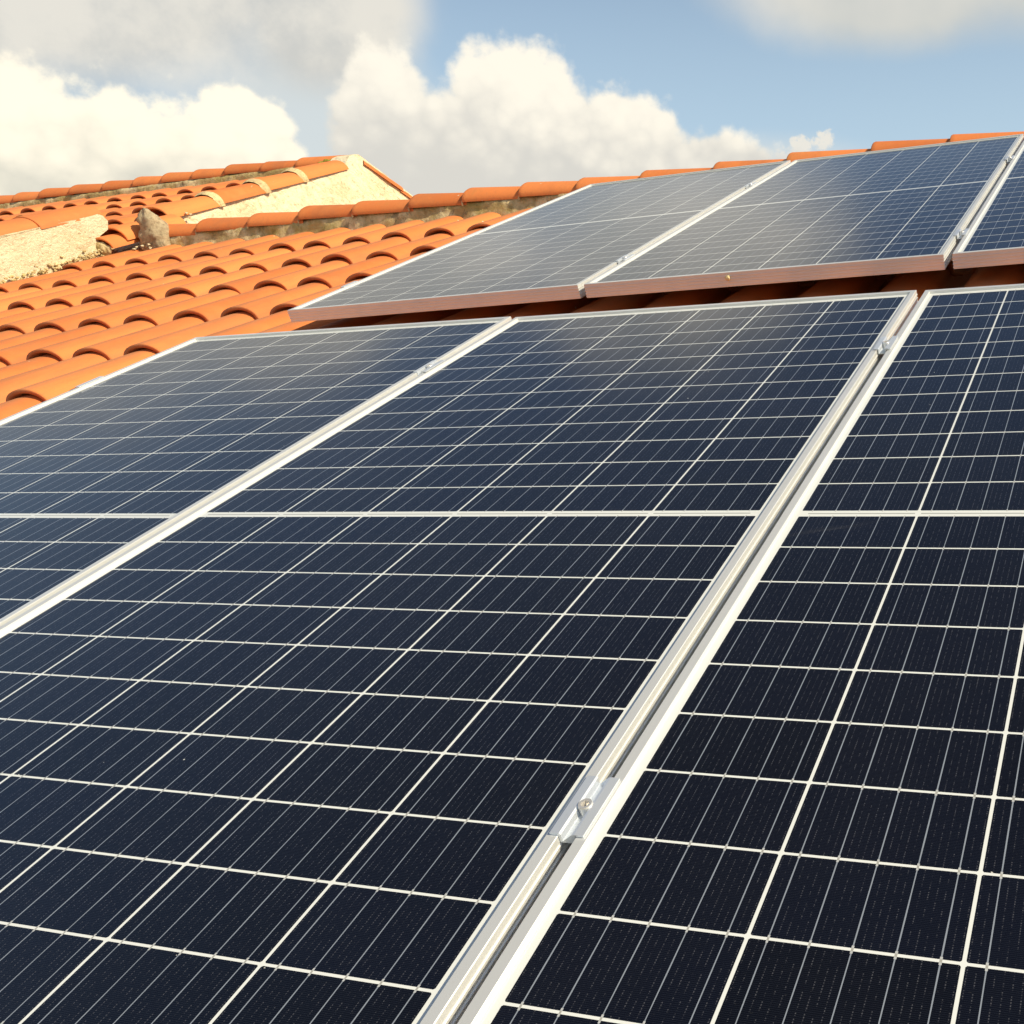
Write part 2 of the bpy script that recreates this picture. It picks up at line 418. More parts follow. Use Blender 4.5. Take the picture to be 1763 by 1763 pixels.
# ------------------------------------------------------------ tiles
PU, PV = 0.228, 0.4065
def section(h, a, lift, halfp, nb=14):
    """cross-section of one tile over x in -halfp..halfp: pan, barrel, pan"""
    pts = [(-halfp, 0.0 + lift, 1.0), (-a - 0.010, -0.002 + lift, 1.0), (-a - 0.003, 0.001 + lift, 0.8)]
    for i in range(nb + 1):
        t = math.pi * (1 - i / nb)
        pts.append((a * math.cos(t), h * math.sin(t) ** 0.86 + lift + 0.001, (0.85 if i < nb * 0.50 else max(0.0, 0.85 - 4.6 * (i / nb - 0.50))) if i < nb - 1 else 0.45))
    pts += [(a + 0.003, 0.001 + lift, 0.8), (a + 0.010, -0.002 + lift, 1.0), (halfp - 0.004, -0.001 + lift, 1.0), (halfp + 0.006, 0.005 + lift, 0.9)]
    return pts
def tile(bm, lt, lp, u, v, w, length=0.455, hr=0.058, ht=0.038, ar=0.087, at_=0.075, lift=0.012, thick=0.0125, pitch=PU, drift=0.0, back=True):
    du, dv, yaw = random.gauss(0, 0.0030), random.gauss(0, 0.0060), random.gauss(0, 0.008)
    dl = random.gauss(0, 0.0016)
    tint = random.random()
    rows = []
    segs = [(0.0, 0), (0.02, 0), (0.5, 0), (1.0, 0)]
    for s, _ in segs:
        h = hr + (ht - hr) * s; a = ar + (at_ - ar) * s; lf = lift * (1 - s) + dl
        if s == 0.0: h -= 0.0012; a -= 0.0008
        sec = section(h, a, lf, pitch / 2)
        y = s * length
        rows.append([(bm.verts.new((u + du + x + y * yaw, v + dv + y, w + z)), p) for x, z, p in sec])
    under = []
    for y, th in ((0.0, thick), (0.030, thick * 1.5), (0.062, thick * 3.6)):
        s = y / length
        sec = section(hr + (ht - hr) * s, ar + (at_ - ar) * s, lift * (1 - s) + dl, pitch / 2)
        rr = []
        n = len(sec)
        for k, (x, z, p) in enumerate(sec):
            x0, z0, _ = sec[max(k - 1, 0)]; x1, z1, _ = sec[min(k + 1, n - 1)]
            tx, tz = x1 - x0, z1 - z0
            L = math.hypot(tx, tz) or 1
            rr.append((bm.verts.new((u + du + x + tz / L * th + y * yaw, v + dv + y + 0.0006, w + z - tx / L * th)), p))
        under.append(rr)
    def strip(A, B, rim_shade=0.0):
        for k in range(len(A) - 1):
            f = bm.faces.new((A[k][0], A[k + 1][0], B[k + 1][0], B[k][0]))
            f[lt] = tint - rim_shade
            for lp_, vv in zip(f.loops, (A[k], A[k + 1], B[k + 1], B[k])):
                lp_[lp] = vv[1]
            f.smooth = True
    for A, B in zip(rows[:-1], rows[1:]): strip(A, B)
    n0 = len(bm.faces)
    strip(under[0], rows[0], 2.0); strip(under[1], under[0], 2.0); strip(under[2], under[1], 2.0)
def new_tiles():
    bm = bmesh.new()
    return bm, bm.faces.layers.float.new('tint'), bm.loops.layers.float.new('pan')
def edges_sharp(me):
    pass

# our roof: crest grid measured from the photograph
W0 = -0.166
bm, lt, lp = new_tiles()
for i in range(-11, 20):
    u = -1.655 + i * PU
    for k in range(-7, 6):
        v = 0.939 + k * PV
        L = 0.50 if k == 5 else 0.455
        if v > 3.4: continue
        tile(bm, lt, lp, u, v, W0 - 0.0035 * k, length=L)
house = thing('tiled_house', 'orange clay tiled house roof that carries the solar panels', 'house', Matrix.Translation((0.4, 0, 0)))
HI = house.matrix_world.inverted()
roof = finish('roof', bm, M_TILE, house, HI @ MW)

# solid roof body and walls under the tiles
def prism(bm, prof, u0, u1):
    """prof: (v,w) outline, counter-clockwise seen from +u"""
    a = [bm.verts.new((u0, v, w)) for v, w in prof]
    b_ = [bm.verts.new((u1, v, w)) for v, w in prof]
    n = len(prof)
    for i in range(n):
        bm.faces.new((a[i], a[(i + 1) % n], b_[(i + 1) % n], b_[i]))
    bm.faces.new(a[::-1]); bm.faces.new(b_)
def far(v0, w0, d):       # a point d metres down the opposite slope from (v0, w0)
    return (v0 + d * math.cos(2 * TH), w0 - d * math.sin(2 * TH))
bm = bmesh.new()
F = far(3.52, -0.20, 4.6)
prism(bm, [(-1.85, -0.21), (3.52, -0.19), F, (F[0] - 0.03, F[1] - 0.09), (3.50, -0.31), (-1.85, -0.31)], -4.05, 2.75)
finish('roof_deck', bm, M_JOINT, house, HI @ MW)
# far slope tiles (the side turned away)
def slope_matrix(v0, w0):
    # local frame on the far slope: x = u reversed so that y runs up the slope towards the ridge
    return MW @ Matrix.Translation((0, v0, w0)) @ Matrix.Rotation(-2 * TH, 4, 'X') @ Matrix.Rotation(math.pi, 4, 'Z')
bm, lt, lp = new_tiles()
for i in range(-11, 18):
    for k in range(10):
        tile(bm, lt, lp, 0.0 + i * PU, -4.2 + k * PV, 0.03 - 0.0 * k)
finish('roof', bm, M_TILE, house, HI @ slope_matrix(3.54, -0.185) @ Matrix.Translation((1.0, 0, 0)))
# walls to the ground
bm = bmesh.new()
def worldpt(u, v, w): return MW @ Vector((u, v, w))
y0 = worldpt(0, -1.55, -0.3).y; y1 = worldpt(0, *far(3.52, -0.3, 4.2)).y
z0 = worldpt(0, -1.55, -0.32).z; zr = worldpt(0, 3.5, -0.32).z; yr = worldpt(0, 3.5, -0.32).y
prof = [(y0, 0), (y1, 0), (y1, z0 + 0.1), (yr, zr), (y0, z0)]
a = [bm.verts.new((-4.0, y, z)) for y, z in prof]; b_ = [bm.verts.new((2.6, y, z)) for y, z in prof]
for i in range(5): bm.faces.new((a[i], b_[i], b_[(i + 1) % 5], a[(i + 1) % 5]))
bm.faces.new(a); bm.faces.new(b_[::-1])
finish('wall', bm, M_STUCCO, house, HI)

# ridge caps running along u
def ridge_caps(bm, lt, lp, joints, v0, wc, r_w=0.092, r_h=0.050, thick=0.012, over=0.045):
    for u_l, u_r in zip(joints[:-1], joints[1:]):
        tint = random.random()
        dvj, dwj = random.gauss(0, 0.004), random.gauss(0, 0.0025)
        wcc = wc(u_l) if callable(wc) else wc
        rings = []
        u_e = u_r + over
        for s in (0.0, 0.012, 0.06, 0.5, 1.0):
            u_ = u_l + (u_e - u_l) * s
            k = 1.0 - 0.16 * s
            if s < 0.01: k *= 0.965
            lift = 0.016 * (1 - s) - 0.004
            ring = []
            for j in range(17):
                t = math.pi * (1.0 - 1.0 * j / 16)
                ring.append(bm.verts.new((u_, v0 + dvj - r_w * k * math.cos(math.pi - t) , wcc + dwj + lift - r_h + r_h * k * (math.sin(t)) )))
            rings.append(ring)
        inner = []
        for s in (0.0, 0.25):
            u_ = u_l + (u_e - u_l) * s + 0.0005
            k = (1.0 - 0.16 * s) * 0.965
            lift = 0.016 * (1 - s) - 0.004
            inner.append([bm.verts.new((u_, v0 + dvj - (r_w * k - thick) * math.cos(math.pi - math.pi * (1.0 - 1.0 * j / 16)), wcc + dwj + lift - r_h + (r_h * k - thick) * math.sin(math.pi * (1.0 - 1.0 * j / 16)))) for j in range(17)])
        for A, B in list(zip(rings[:-1], rings[1:])) + [(inner[0], rings[0]), (inner[1], inner[0])]:
            for j in range(16):
                f = bm.faces.new((A[j], A[j + 1], B[j + 1], B[j])); f[lt] = tint; f.smooth = True
                for l_ in f.loops: l_[lp] = 0.0

def rough_band(u0, u1, v0, w_top, w_bot, half, mat, parent, local, name='ridge_mortar', amp=0.008, step=0.022):
    """lumpy mortar bed: front face, top and back face along u"""
    bm = bmesh.new()
    prof = []
    nf = 7
    for j in range(nf): prof.append((-half - 0.030 + 0.052 * (j / (nf - 1)), w_bot + (w_top - w_bot) * j / (nf - 1)))
    prof += [(-half * 0.4, w_top + 0.012), (half * 0.4, w_top + 0.012)]
    for j in range(nf): prof.append((half + 0.01, w_top + (w_bot - w_top) * j / (nf - 1)))
    n = int((u1 - u0) / step)
    rows = []
    for i in range(n + 1):
        u = u0 + (u1 - u0) * i / n
        row = []
        for v, w in prof:
            p = Vector((u * 9, v * 14, w * 14))
            d = noise.fractal(p, 0.8, 2.0, 4) * amp * 1.6
            d2 = noise.fractal(p * 2.7 + Vector((5, 5, 5)), 0.8, 2.0, 3) * amp * 0.7
            row.append(bm.verts.new((u, v0 + v + d, w + d2)))
        rows.append(row)
    for A, B in zip(rows[:-1], rows[1:]):
        for j in range(len(prof) - 1):
            f = bm.faces.new((A[j], B[j], B[j + 1], A[j + 1])); f.smooth = True
    return finish(name, bm, mat, parent, local)

jt = [-3.88, -3.52, -3.16, -2.82, -2.47, -2.121, -1.802, -1.476, -1.16, -0.821, -0.452, -0.092, 0.302, 0.65, 1.0, 1.35, 1.7, 2.05, 2.4, 2.75]
bm, lt, lp = new_tiles()
ridge_caps(bm, lt, lp, jt, 3.52, lambda u: -0.048 + 0.004 * math.sin(u * 2.1), over=0.018)
finish('ridge', bm, M_RIDGE, house, HI @ MW)
rough_band(-3.92, 2.75, 3.52, -0.094, -0.205, 0.100, M_MORTAR, house, HI @ MW)
# pale mortar dabs closing each ridge joint
for u in jt[1:-1]:
    bm = bmesh.new()
    prev = None
    for j in range(13):
        t = math.pi * (1.0 - 0.72 * j / 12)
        rr = 1.0 + noise.noise(Vector((u * 7, j * 0.8, 0))) * 0.03
        v = 3.52 + 0.088 * rr * math.cos(t); w = -0.052 - 0.049 + 0.050 * rr * math.sin(t)
        wd = 0.007 + 0.005 * abs(noise.noise(Vector((u * 3, j * 0.9, 3))))
        cur = [bm.verts.new((u - wd, v, w)), bm.verts.new((u - wd * 0.2, v - 0.003, w + 0.003)), bm.verts.new((u + 0.002, v, w))]
        if prev:
            for q in (0, 1): bm.faces.new((prev[q], prev[q + 1], cur[q + 1], cur[q]))
        prev = cur
    finish('joint_mortar', bm, M_JOINT, house, HI @ MW)

# ------------------------------------------------------------ neighbouring, higher house
nb = thing('gabled_house', 'taller house at the left with cream gable wall and orange tiled roof', 'house', Matrix.Translation((-7.5, 0, 0)))
NI = nb.matrix_world.inverted()
UP = 0.225
bm, lt, lp = new_tiles()
NW = -0.023 - 0.069
for i in range(-22, 13):
    u = -6.77 + i * UP
    for k in range(-9, 1):
        v = 5.003 + k * 0.40
        if u > -4.2 and v < 3.3: continue
        if u > -4.15: continue
        tile(bm, lt, lp, u, v, NW, length=0.45 if k < 0 else 0.52, pitch=UP)
finish('roof', bm, M_TILE2, nb, NI @ MW)
bm, lt, lp = new_tiles()
for i in range(0, 30):
    for k in range(9):
        tile(bm, lt, lp, -3.2 + i * UP, -3.75 + k * 0.40, 0.03, pitch=UP)
finish('roof', bm, M_TILE2, nb, NI @ slope_matrix(5.60, -0.10) @ Matrix.Translation((7.40, 0, 0)))
bm = bmesh.new()
F2 = far(5.60, -0.12, 4.2)
prism(bm, [(1.2, -0.14), (5.60, -0.115), F2, (F2[0], F2[1] - 0.1), (5.6, -0.26), (1.2, -0.26)], -11.8, -4.22)
finish('roof_deck', bm, M_JOINT, nb, NI @ MW)
jn = [-11.5, -11.1, -10.75, -10.4, -10.0, -9.65, -9.3, -8.95, -8.6, -8.25, -7.9, -7.54, -7.24, -6.90, -6.55, -6.23, -5.93, -5.62, -5.30, -4.95, -4.62, -4.20]
bm, lt, lp = new_tiles()
ridge_caps(bm, lt, lp, jn, 5.60, lambda u: 0.036 if u < -5 else 0.022, over=0.03, r_w=0.10, r_h=0.055)
finish('ridge', bm, M_RIDGE, nb, NI @ MW)
rough_band(-11.6, -4.20, 5.60, -0.020, -0.125, 0.125, M_MORTAR, nb, NI @ MW, amp=0.007)

bm = bmesh.new()
bmesh.ops.create_icosphere(bm, subdivisions=4, radius=1.0)
for v in bm.verts:
    d = 1 + 0.35 * noise.fractal(v.co * 2.0, 0.8, 2.0, 4)
    v.co = Vector((-4.33 + 0.10 * v.co.x * d, 5.525 + 0.030 * v.co.y * d, -0.018 + 0.024 * v.co.z * d))
M_MOSS, _T, _b = material('moss')
_n = _T.noise(objc(_T), 60, 4, 0.7)
_T.put(_b.inputs['Base Color'], _T.mix(_T.ramp(_n, 0.4, 0.6), (0.30, 0.26, 0.03), (0.48, 0.40, 0.06))); _b.inputs['Roughness'].default_value = 1.0
finish('moss', bm, M_MOSS, nb, NI @ MW)

# gable wall, right part: smooth cream render, a solid 0.2 m wall
def wall_mesh(outline, u0, u1, cell, amp):
    """solid wall standing in the u-plane u1 (front), outline (v,w); front face gridded and roughened"""
    bm = bmesh.new()
    a = [bm.verts.new((u1, v, w)) for v, w in outline]
    face = bm.faces.new(a)
    r = bmesh.ops.triangulate(bm, faces=[face])
    n = 0
    while n < 7:
        long_e = [e for e in bm.edges if e.calc_length() > cell and max(v.co.z for v in e.verts) > -0.5]
        if not long_e: break
        bmesh.ops.subdivide_edges(bm, edges=long_e, cuts=1)
        bmesh.ops.triangulate(bm, faces=[f for f in bm.faces if len(f.verts) > 3])
        n += 1
    bnd = [e for e in bm.edges if e.is_boundary]
    for v in bm.verts:
        p = v.co * 16
        v.co.x += noise.fractal(p, 0.8, 2.0, 4) * amp
    ex = bmesh.ops.extrude_edge_only(bm, edges=bnd)
    for v in [x for x in ex['geom'] if isinstance(x, bmesh.types.BMVert)]:
        v.co.x = u0
    bmesh.ops.recalc_face_normals(bm, faces=bm.faces)
    for f in bm.faces: f.smooth = False
    return bm
vg = 3.60
right_outline = [(3.10, -3.0), (9.0, -3.0 + 0.0), far(5.62, -0.08, 3.6), (5.955, -0.381), (5.664, -0.128), (5.645, -0.100), (5.640, -0.055), (5.615, -0.018), (5.588, 0.006), (5.545, 0.016), (5.49, 0.012), (5.44, -0.012), (5.40, -0.045), (5.377, -0.054), (4.955, -0.054), (4.318, -0.057), (3.766, -0.045), (3.69, -0.075), (3.62, -0.12), (3.10, -0.2)]
bm = wall_mesh(right_outline, -4.26, -4.10, 0.07, 0.006)
finish('gable_wall', bm, M_STUCCO, nb, NI @ MW)
# front stretch of the wall, rough and standing higher
lo_ = [(3.205, -0.30), (3.205, -0.10)]
for (v, w) in ((3.23, -0.07), (3.27, -0.03), (3.33, -0.01), (3.35, 0.03), (3.335, 0.062)): lo_.append((v, w))
ns = 60
for i in range(ns + 1):
    s = i / ns
    v = 3.31 + (0.9 - 3.31) * s
    lo_.append((v, 0.074 + 0.030 * min(s * 2.5, 1) + 0.006 * noise.fractal(Vector((v * 14, 0, 1)), 0.8, 2.0, 3)))
lo_ += [(0.9, -0.30)]
bm = wall_mesh(lo_, -4.20, -3.995, 0.045, 0.005)
finish('parapet_wall', bm, M_ROUGH, nb, NI @ MW, label='rough pitted cream render of the front stretch of wall')
# crumbly moss-and-mortar foot of that wall
bm = bmesh.new()
for i in range(520):
    v = 1.2 + 2.1 * random.random()
    s = 0.003 + 0.006 * random.random()
    bmesh.ops.create_icosphere(bm, subdivisions=1, radius=s, matrix=Matrix.Translation((-3.985 + random.gauss(0.004, 0.008), v, -0.112 + random.gauss(0, 0.012) + 0.0)) @ Matrix.Diagonal((1, 1.3, 0.8, 1)))
for v in bm.verts:
    v.co += Vector(noise.noise_vector(v.co * 60)) * 0.004
finish('mortar_crumbs', bm, M_MORTAR, nb, NI @ MW)['kind'] = 'stuff'

# verge: a line of round tiles along the gable edge with pale mortar joints
def barrel_v(bm, lt, lp, u, v0, v1, wc, rw0, rw1, rh, thick=0.012, lift=0.012, n=14, t0=1.0, t1=0.0):
    tint = random.random()
    rings = []
    for s in (0.0, 0.015, 0.5, 1.0):
        rw = rw0 + (rw1 - rw0) * s
        k = rw / rw0 * (0.975 if s == 0 else 1)
        rings.append([bm.verts.new((u + rw * (0.975 if s == 0 else 1) * math.cos(math.pi * (t0 + (t1 - t0) * j / n)), v0 + (v1 - v0) * s, wc - rh + lift * (1 - s) + rh * k * math.sin(math.pi * (t0 + (t1 - t0) * j / n)))) for j in range(n + 1)])
    inn = []
    for s in (0.0, 0.3):
        rw = rw0 + (rw1 - rw0) * s
        inn.append([bm.verts.new((u + (rw - thick) * math.cos(math.pi * (t0 + (t1 - t0) * j / n)), v0 + (v1 - v0) * s + 0.0004, wc - rh + lift * (1 - s) + (rh * rw / rw0 - thick) * math.sin(math.pi * (t0 + (t1 - t0) * j / n)))) for j in range(n + 1)])
    for A, B in list(zip(rings[:-1], rings[1:])) + [(inn[0], rings[0]), (inn[1], inn[0])]:
        for j in range(n):
            f = bm.faces.new((A[j], A[j + 1], B[j + 1], B[j])); f[lt] = tint; f.smooth = True
            for l_ in f.loops: l_[lp] = 0.0
def arc_joint(u, v, wc, rw, rh, wid, t0=1.0, t1=-0.06, n=16):
    bm = bmesh.new()
    prev = None
    for j in range(n + 1):
        t = math.pi * (t0 + (t1 - t0) * j / n)
        k = 1.0 + 0.012 * noise.noise(Vector((u * 5, v * 5, j * 0.7)))
        wd = wid * (0.8 + 0.5 * abs(noise.noise(Vector((v * 9, j * 0.5, 2)))))
        cur = []
        for dv_, kk in ((-2.0 * wd, 0.865), (-1.0 * wd, 0.955), (0.003, 1.012), (0.012, 0.985)):
            cur.append(bm.verts.new((u + rw * k * kk * math.cos(t), v + dv_, wc - rh + rh * k * kk * math.sin(t))))
        if prev:
            for q in range(3): bm.faces.new((prev[q], prev[q + 1], cur[q + 1], cur[q]))
        prev = cur
    finish('joint_mortar', bm, M_JOINT, nb, NI @ MW)
bm, lt, lp = new_tiles()
vs_ = [3.80, 4.22, 4.62, 4.98, 5.40]
for v0, v1 in zip(vs_[:-1], vs_[1:]):
    barrel_v(bm, lt, lp, -4.190, v0, v1 + 0.02, 0.014, 0.118, 0.104, 0.082)
    if v0 > 3.9: arc_joint(-4.190, v0, 0.0275, 0.1165, 0.083, 0.020)
for v0 in (0.97, 1.37, 1.77, 2.17, 2.57, 2.97):
    v1 = v0 + 0.40
    barrel_v(bm, lt, lp, -4.11, v0, v1 + 0.02 if v0 < 2.9 else v1 - 0.03, 0.150 - 0.012 * (v0 > 2.9), 0.122, 0.110, 0.075)
    if v0 < 2.9: arc_joint(-4.11, v0 + 0.01, 0.1635, 0.121, 0.077, 0.022)
# the far verge, seen edge-on
barrel_v(bm, lt, lp, -4.00, 3.335, 3.75, -0.012, 0.104, 0.09, 0.080)
barrel_v(bm, lt, lp, -3.995, 3.235, 3.62, -0.045, 0.094, 0.082, 0.066)
finish('verge', bm, M_TILE, nb, NI @ MW)
bm, lt, lp = new_tiles()
for k in range(9):
    barrel_v(bm, lt, lp, 0.0, -3.6 + 0.40 * k, -3.6 + 0.40 * k + 0.42, 0.030, 0.055, 0.05, 0.052)
finish('verge', bm, M_TILE, nb, NI @ slope_matrix(5.62, -0.062) @ Matrix.Translation((4.135, 0, 0.002)))
# mortar plug in the open end of the lowest odd tile
bm = bmesh.new()
bmesh.ops.create_icosphere(bm, subdivisions=4, radius=1.0)
for v in bm.verts:
    d = 1 + 0.16 * noise.fractal(v.co * 2.2, 0.8, 2.0, 4)
    v.co = Vector((-4.00 + 0.074 * v.co.x * d, 3.235 + 0.022 * v.co.y * d, -0.103 + 0.046 * v.co.z * d))
    
for f in bm.faces: f.smooth = True
finish('mortar_plug', bm, M_MORTAR, nb, NI @ MW)

# broken lumps where the rough wall ends
bm = bmesh.new()
def lump_(c_, r, seed, sub=3, amp=0.3):
    ret = bmesh.ops.create_icosphere(bm, subdivisions=sub, radius=1.0)
    for v in ret['verts']:
        d = 1 + amp * noise.fractal(v.co * 1.6 + Vector((seed, seed, 0)), 0.8, 2.0, 4)
        v.co = Vector((c_[0] + r[0] * v.co.x * d, c_[1] + r[1] * v.co.y * d, c_[2] + r[2] * v.co.z * d))
for i in range(14):
    s = random.random()
    lump_((-4.05 + random.gauss(0, 0.015), 3.60 + 0.34 * s, -0.100 + 0.045 * s + random.gauss(0, 0.014)), (0.0075, 0.009, 0.006), i, 2, 0.6)
for i in range(26):
    lump_((-3.93 + 0.16 * random.random(), 3.34 + 0.07 * random.random(), -0.130 + random.gauss(0, 0.007)), (0.007, 0.008, 0.005), i + 40, 2, 0.6)
finish('loose_mortar', bm, M_ROUGH, nb, NI @ MW)['kind'] = 'stuff'
# walls below
bm = bmesh.new()
y0 = worldpt(0, 1.5, -0.3).y; y1 = worldpt(0, *far(5.6, -0.3, 3.8)).y
z0 = worldpt(0, 1.5, -0.32).z; zr = worldpt(0, 5.58, -0.32).z; yr = worldpt(0, 5.58, -0.32).y
prof = [(y0, 0), (y1, 0), (y1, z0 + 0.05), (yr, zr), (y0, z0)]
a = [bm.verts.new((-11.6, y, z)) for y, z in prof]; b_ = [bm.verts.new((-4.27, y, z)) for y, z in prof]
for i in range(5): bm.faces.new((a[i], b_[i], b_[(i + 1) % 5], a[(i + 1) % 5]))
bm.faces.new(a); bm.faces.new(b_[::-1])
finish('wall', bm, M_STUCCO, nb, NI)

# grey cone of mortar closing the ridge end
bm = bmesh.new()
nr, na = 22, 40
rows = []
for i in range(nr + 1):
    s = i / nr
    ring = []
    for j in range(na):
        t = 2 * math.pi * j / na
        prof_r = (1 - s ** 1.5) ** 0.60 if s > 0.0 else 1.0
        prof_r = max(prof_r, 0.05)
        kx = 0.104 * prof_r; ky = 0.085 * prof_r
        x = -3.815 + kx * math.cos(t) * (1.0 if math.cos(t) < 0 else 1.15) - 0.012 * s
        y = 3.45 + ky * math.sin(t)
        z = -0.165 + 0.232 * s
        d = noise.fractal(Vector((x * 14, y * 14, z * 10)), 0.8, 2.0, 5) * 0.020
        d += (0.006 if int(s * 7) % 2 else 0) * noise.noise(Vector((t, s * 6, 0)))
        ring.append(bm.verts.new((x + d * math.cos(t), y + d * math.sin(t), z + d * 0.4)))
    rows.append(ring)
for A, B in zip(rows[:-1], rows[1:]):
    for j in range(na):
        f = bm.faces.new((A[j], A[(j + 1) % na], B[(j + 1) % na], B[j])); f.smooth = True
bm.faces.new(rows[-1])
finish('mortar_cone', bm, M_CONE, house, HI @ MW, label='grey cone of weathered mortar closing the end of the ridge')

# ------------------------------------------------------------ solar panels
FH = 0.038
def frame_bm():
    bm = bmesh.new()
    # section: distance inward from the outer edge, height
    sec = [(0.030, -FH), (0.0, -FH)]
    for h in (-0.0335, -0.0255, -0.0175, -0.0095):
        sec += [(0.0, h - 0.0014), (-0.0012, h - 0.0008), (-0.0012, h + 0.0004), (0.0, h + 0.0013)]
    sec += [(0.0, -0.0006), (0.0006, 0.0), (0.0108, 0.0), (0.0114, -0.0006), (0.0115, -0.0050), (0.0134, -0.0052)]
    corners = [(-PW / 2, -PH, 1, 1), (PW / 2, -PH, -1, 1), (PW / 2, PH, -1, -1), (-PW / 2, PH, 1, -1)]
    rings = [[bm.verts.new((x + sx * d, y + sy * d, h)) for d, h in sec] for x, y, sx, sy in corners]
    for k in range(4):
        A, B = rings[k], rings[(k + 1) % 4]
        for j in range(len(sec) - 1):
            bm.faces.new((A[j], A[j + 1], B[j + 1], B[j]))
    bmesh.ops.recalc_face_normals(bm, faces=bm.faces)
    bev = [e for e in bm.edges if False]
    return bm
def sheet_bm():
    bm = bmesh.new()
    d = 0.0125
    vs = [bm.verts.new(p) for p in ((-PW / 2 + d, -PH + d, -0.0052), (PW / 2 - d, -PH + d, -0.0052), (PW / 2 - d, PH - d, -0.0052), (-PW / 2 + d, PH - d, -0.0052))]
    bm.faces.new(vs)
    return bm
def back_bm():
    bm = bmesh.new()
    d = 0.003
    box(bm, (-PW / 2 + d, -PH + d, -0.0105), (PW / 2 - d, PH - d, -0.0058))
    return bm
def jbox_bm():
    bm = bmesh.new()
    box(bm, (-0.05, -0.05, -0.026), (0.05, 0.05, -0.0107))
    return bm
M_BLACK, _T, _b = material('black_plastic'); _b.inputs['Base Color'].default_value = (0.02, 0.02, 0.02, 1); _b.inputs['Roughness'].default_value = 0.5
panels = [
    (('L', 1), (-1.0103, 0.0018, -0.0003), ((1.0, 0.00273, 0.00055), (-0.00273, 0.99999, -0.00374), (-0.00056, 0.00374, 0.99999)), 'dark solar panel of the near row at its left end, beside bare tiles'),
    (('L', 2), (0.0004, -0.0005, 0.0009), ((1.0, -0.00168, 0.00011), (0.00168, 1.0, 0.00053), (-0.00011, -0.00053, 1.0)), 'dark solar panel in the middle of the near row, largest in view'),
    (('L', 3), (1.0115, 0.0006, 0.0002), ((1.0, -0.00017, 0.0004), (0.00017, 1.0, 0.00139), (-0.0004, -0.00139, 1.0)), 'dark solar panel at the right end of the near row, with faint wiped streaks'),
    (('U', 1), (-1.0287, 2.3556, -0.0429), ((0.99994, -0.00674, -0.00867), (0.00684, 0.9999, 0.01207), (0.00859, -0.01213, 0.99989)), 'greyish solar panel of the far row at its left end, under the ridge'),
    (('U', 2), (-0.0126, 2.3565, -0.0338), ((0.99996, -0.00711, -0.00447), (0.00717, 0.99989, 0.01324), (0.00438, -0.01327, 0.9999)), 'solar panel in the middle of the far row, pale blob on its front frame'),
    (('U', 3), (1.0024, 2.3668, -0.0288), ((0.99995, -0.00699, -0.00687), (0.00707, 0.99991, 0.0117), (0.00679, -0.01175, 0.99991)), 'blue solar panel at the right end of the far row, mostly out of view'),
]
proto = None
pan_objs = {}
for key, t_, M3, label in panels:
    mloc = Matrix((M3[0] + (t_[0],), M3[1] + (t_[1],), M3[2] + (t_[2],), (0, 0, 0, 1)))
    mw = MW @ mloc @ Matrix.Translation((PW / 2, 0, 0.003))
    if proto is None:
        proto = thing('solar_panel', label, 'solar panel', mw, 'solar panels mounted on the tiled roof')
        finish('frame', frame_bm(), M_FRAME, proto)
        finish('cell_sheet', sheet_bm(), M_CELLS, proto)
        finish('backsheet', back_bm(), M_WHITEBACK, proto)
        finish('junction_box', jbox_bm(), M_BLACK, proto)
        p = proto
    else:
        p = proto.copy(); COL.objects.link(p); p.matrix_world = mw; p['label'] = label
        for ch in [x for x in bpy.data.objects if x.parent == proto]:
            c_ = ch.copy(); COL.objects.link(c_); c_.parent = p
    pan_objs[key] = (p, mw)
# whitish blob stuck on the front frame of the middle far panel
bm = bmesh.new()
bmesh.ops.create_icosphere(bm, subdivisions=3, radius=1.0)
for v in bm.verts:
    d = 1 + 0.25 * noise.noise(v.co * 1.7)
    v.co = Vector((v.co.x * 0.0075 * d, v.co.y * 0.005 * d, v.co.z * 0.0065 * d))
for f in bm.faces: f.smooth = True
finish('blob', bm, M_JOINT, pan_objs[('U', 2)][0], Matrix.Translation((-0.075, -PH - 0.002, -0.014)), label='small pale blob stuck on the front frame')

# ------------------------------------------------------------ clamps
CL = 0.070
def channel_bm(wing, gapw, depth=0.0078, th=0.0018):
    """mid clamp: two wings resting on neighbouring frames, a channel dropping between"""
    bm = bmesh.new()
    g = gapw / 2 - 0.0012
    top = [(-g - wing, 0.0004), (-g - wing, th + 0.0004), (-g + 0.0002, th + 0.0008), (-g + th, th - 0.0006), (-g + th, -depth + th), (g - th, -depth + th), (g - th, th + 0.0004), (g + 0.0005, th + 0.0008), (g + wing, th + 0.0004), (g + wing, 0.0004)]
    bot = [(g + 0.0001, 0.0004), (g, -depth), (-g, -depth), (-g - 0.0001, 0.0004)]
    pr = top + bot
    A = [bm.verts.new((x, -CL / 2, z)) for x, z in pr]; B = [bm.verts.new((x, CL / 2, z)) for x, z in pr]
    n = len(pr)
    for i in range(n): bm.faces.new((A[i], A[(i + 1) % n], B[(i + 1) % n], B[i]))
    bm.faces.new(A[::-1]); bm.faces.new(B)
    bmesh.ops.triangulate(bm, faces=[f for f in bm.faces if len(f.verts) > 4])
    bmesh.ops.recalc_face_normals(bm, faces=bm.faces)
    return bm
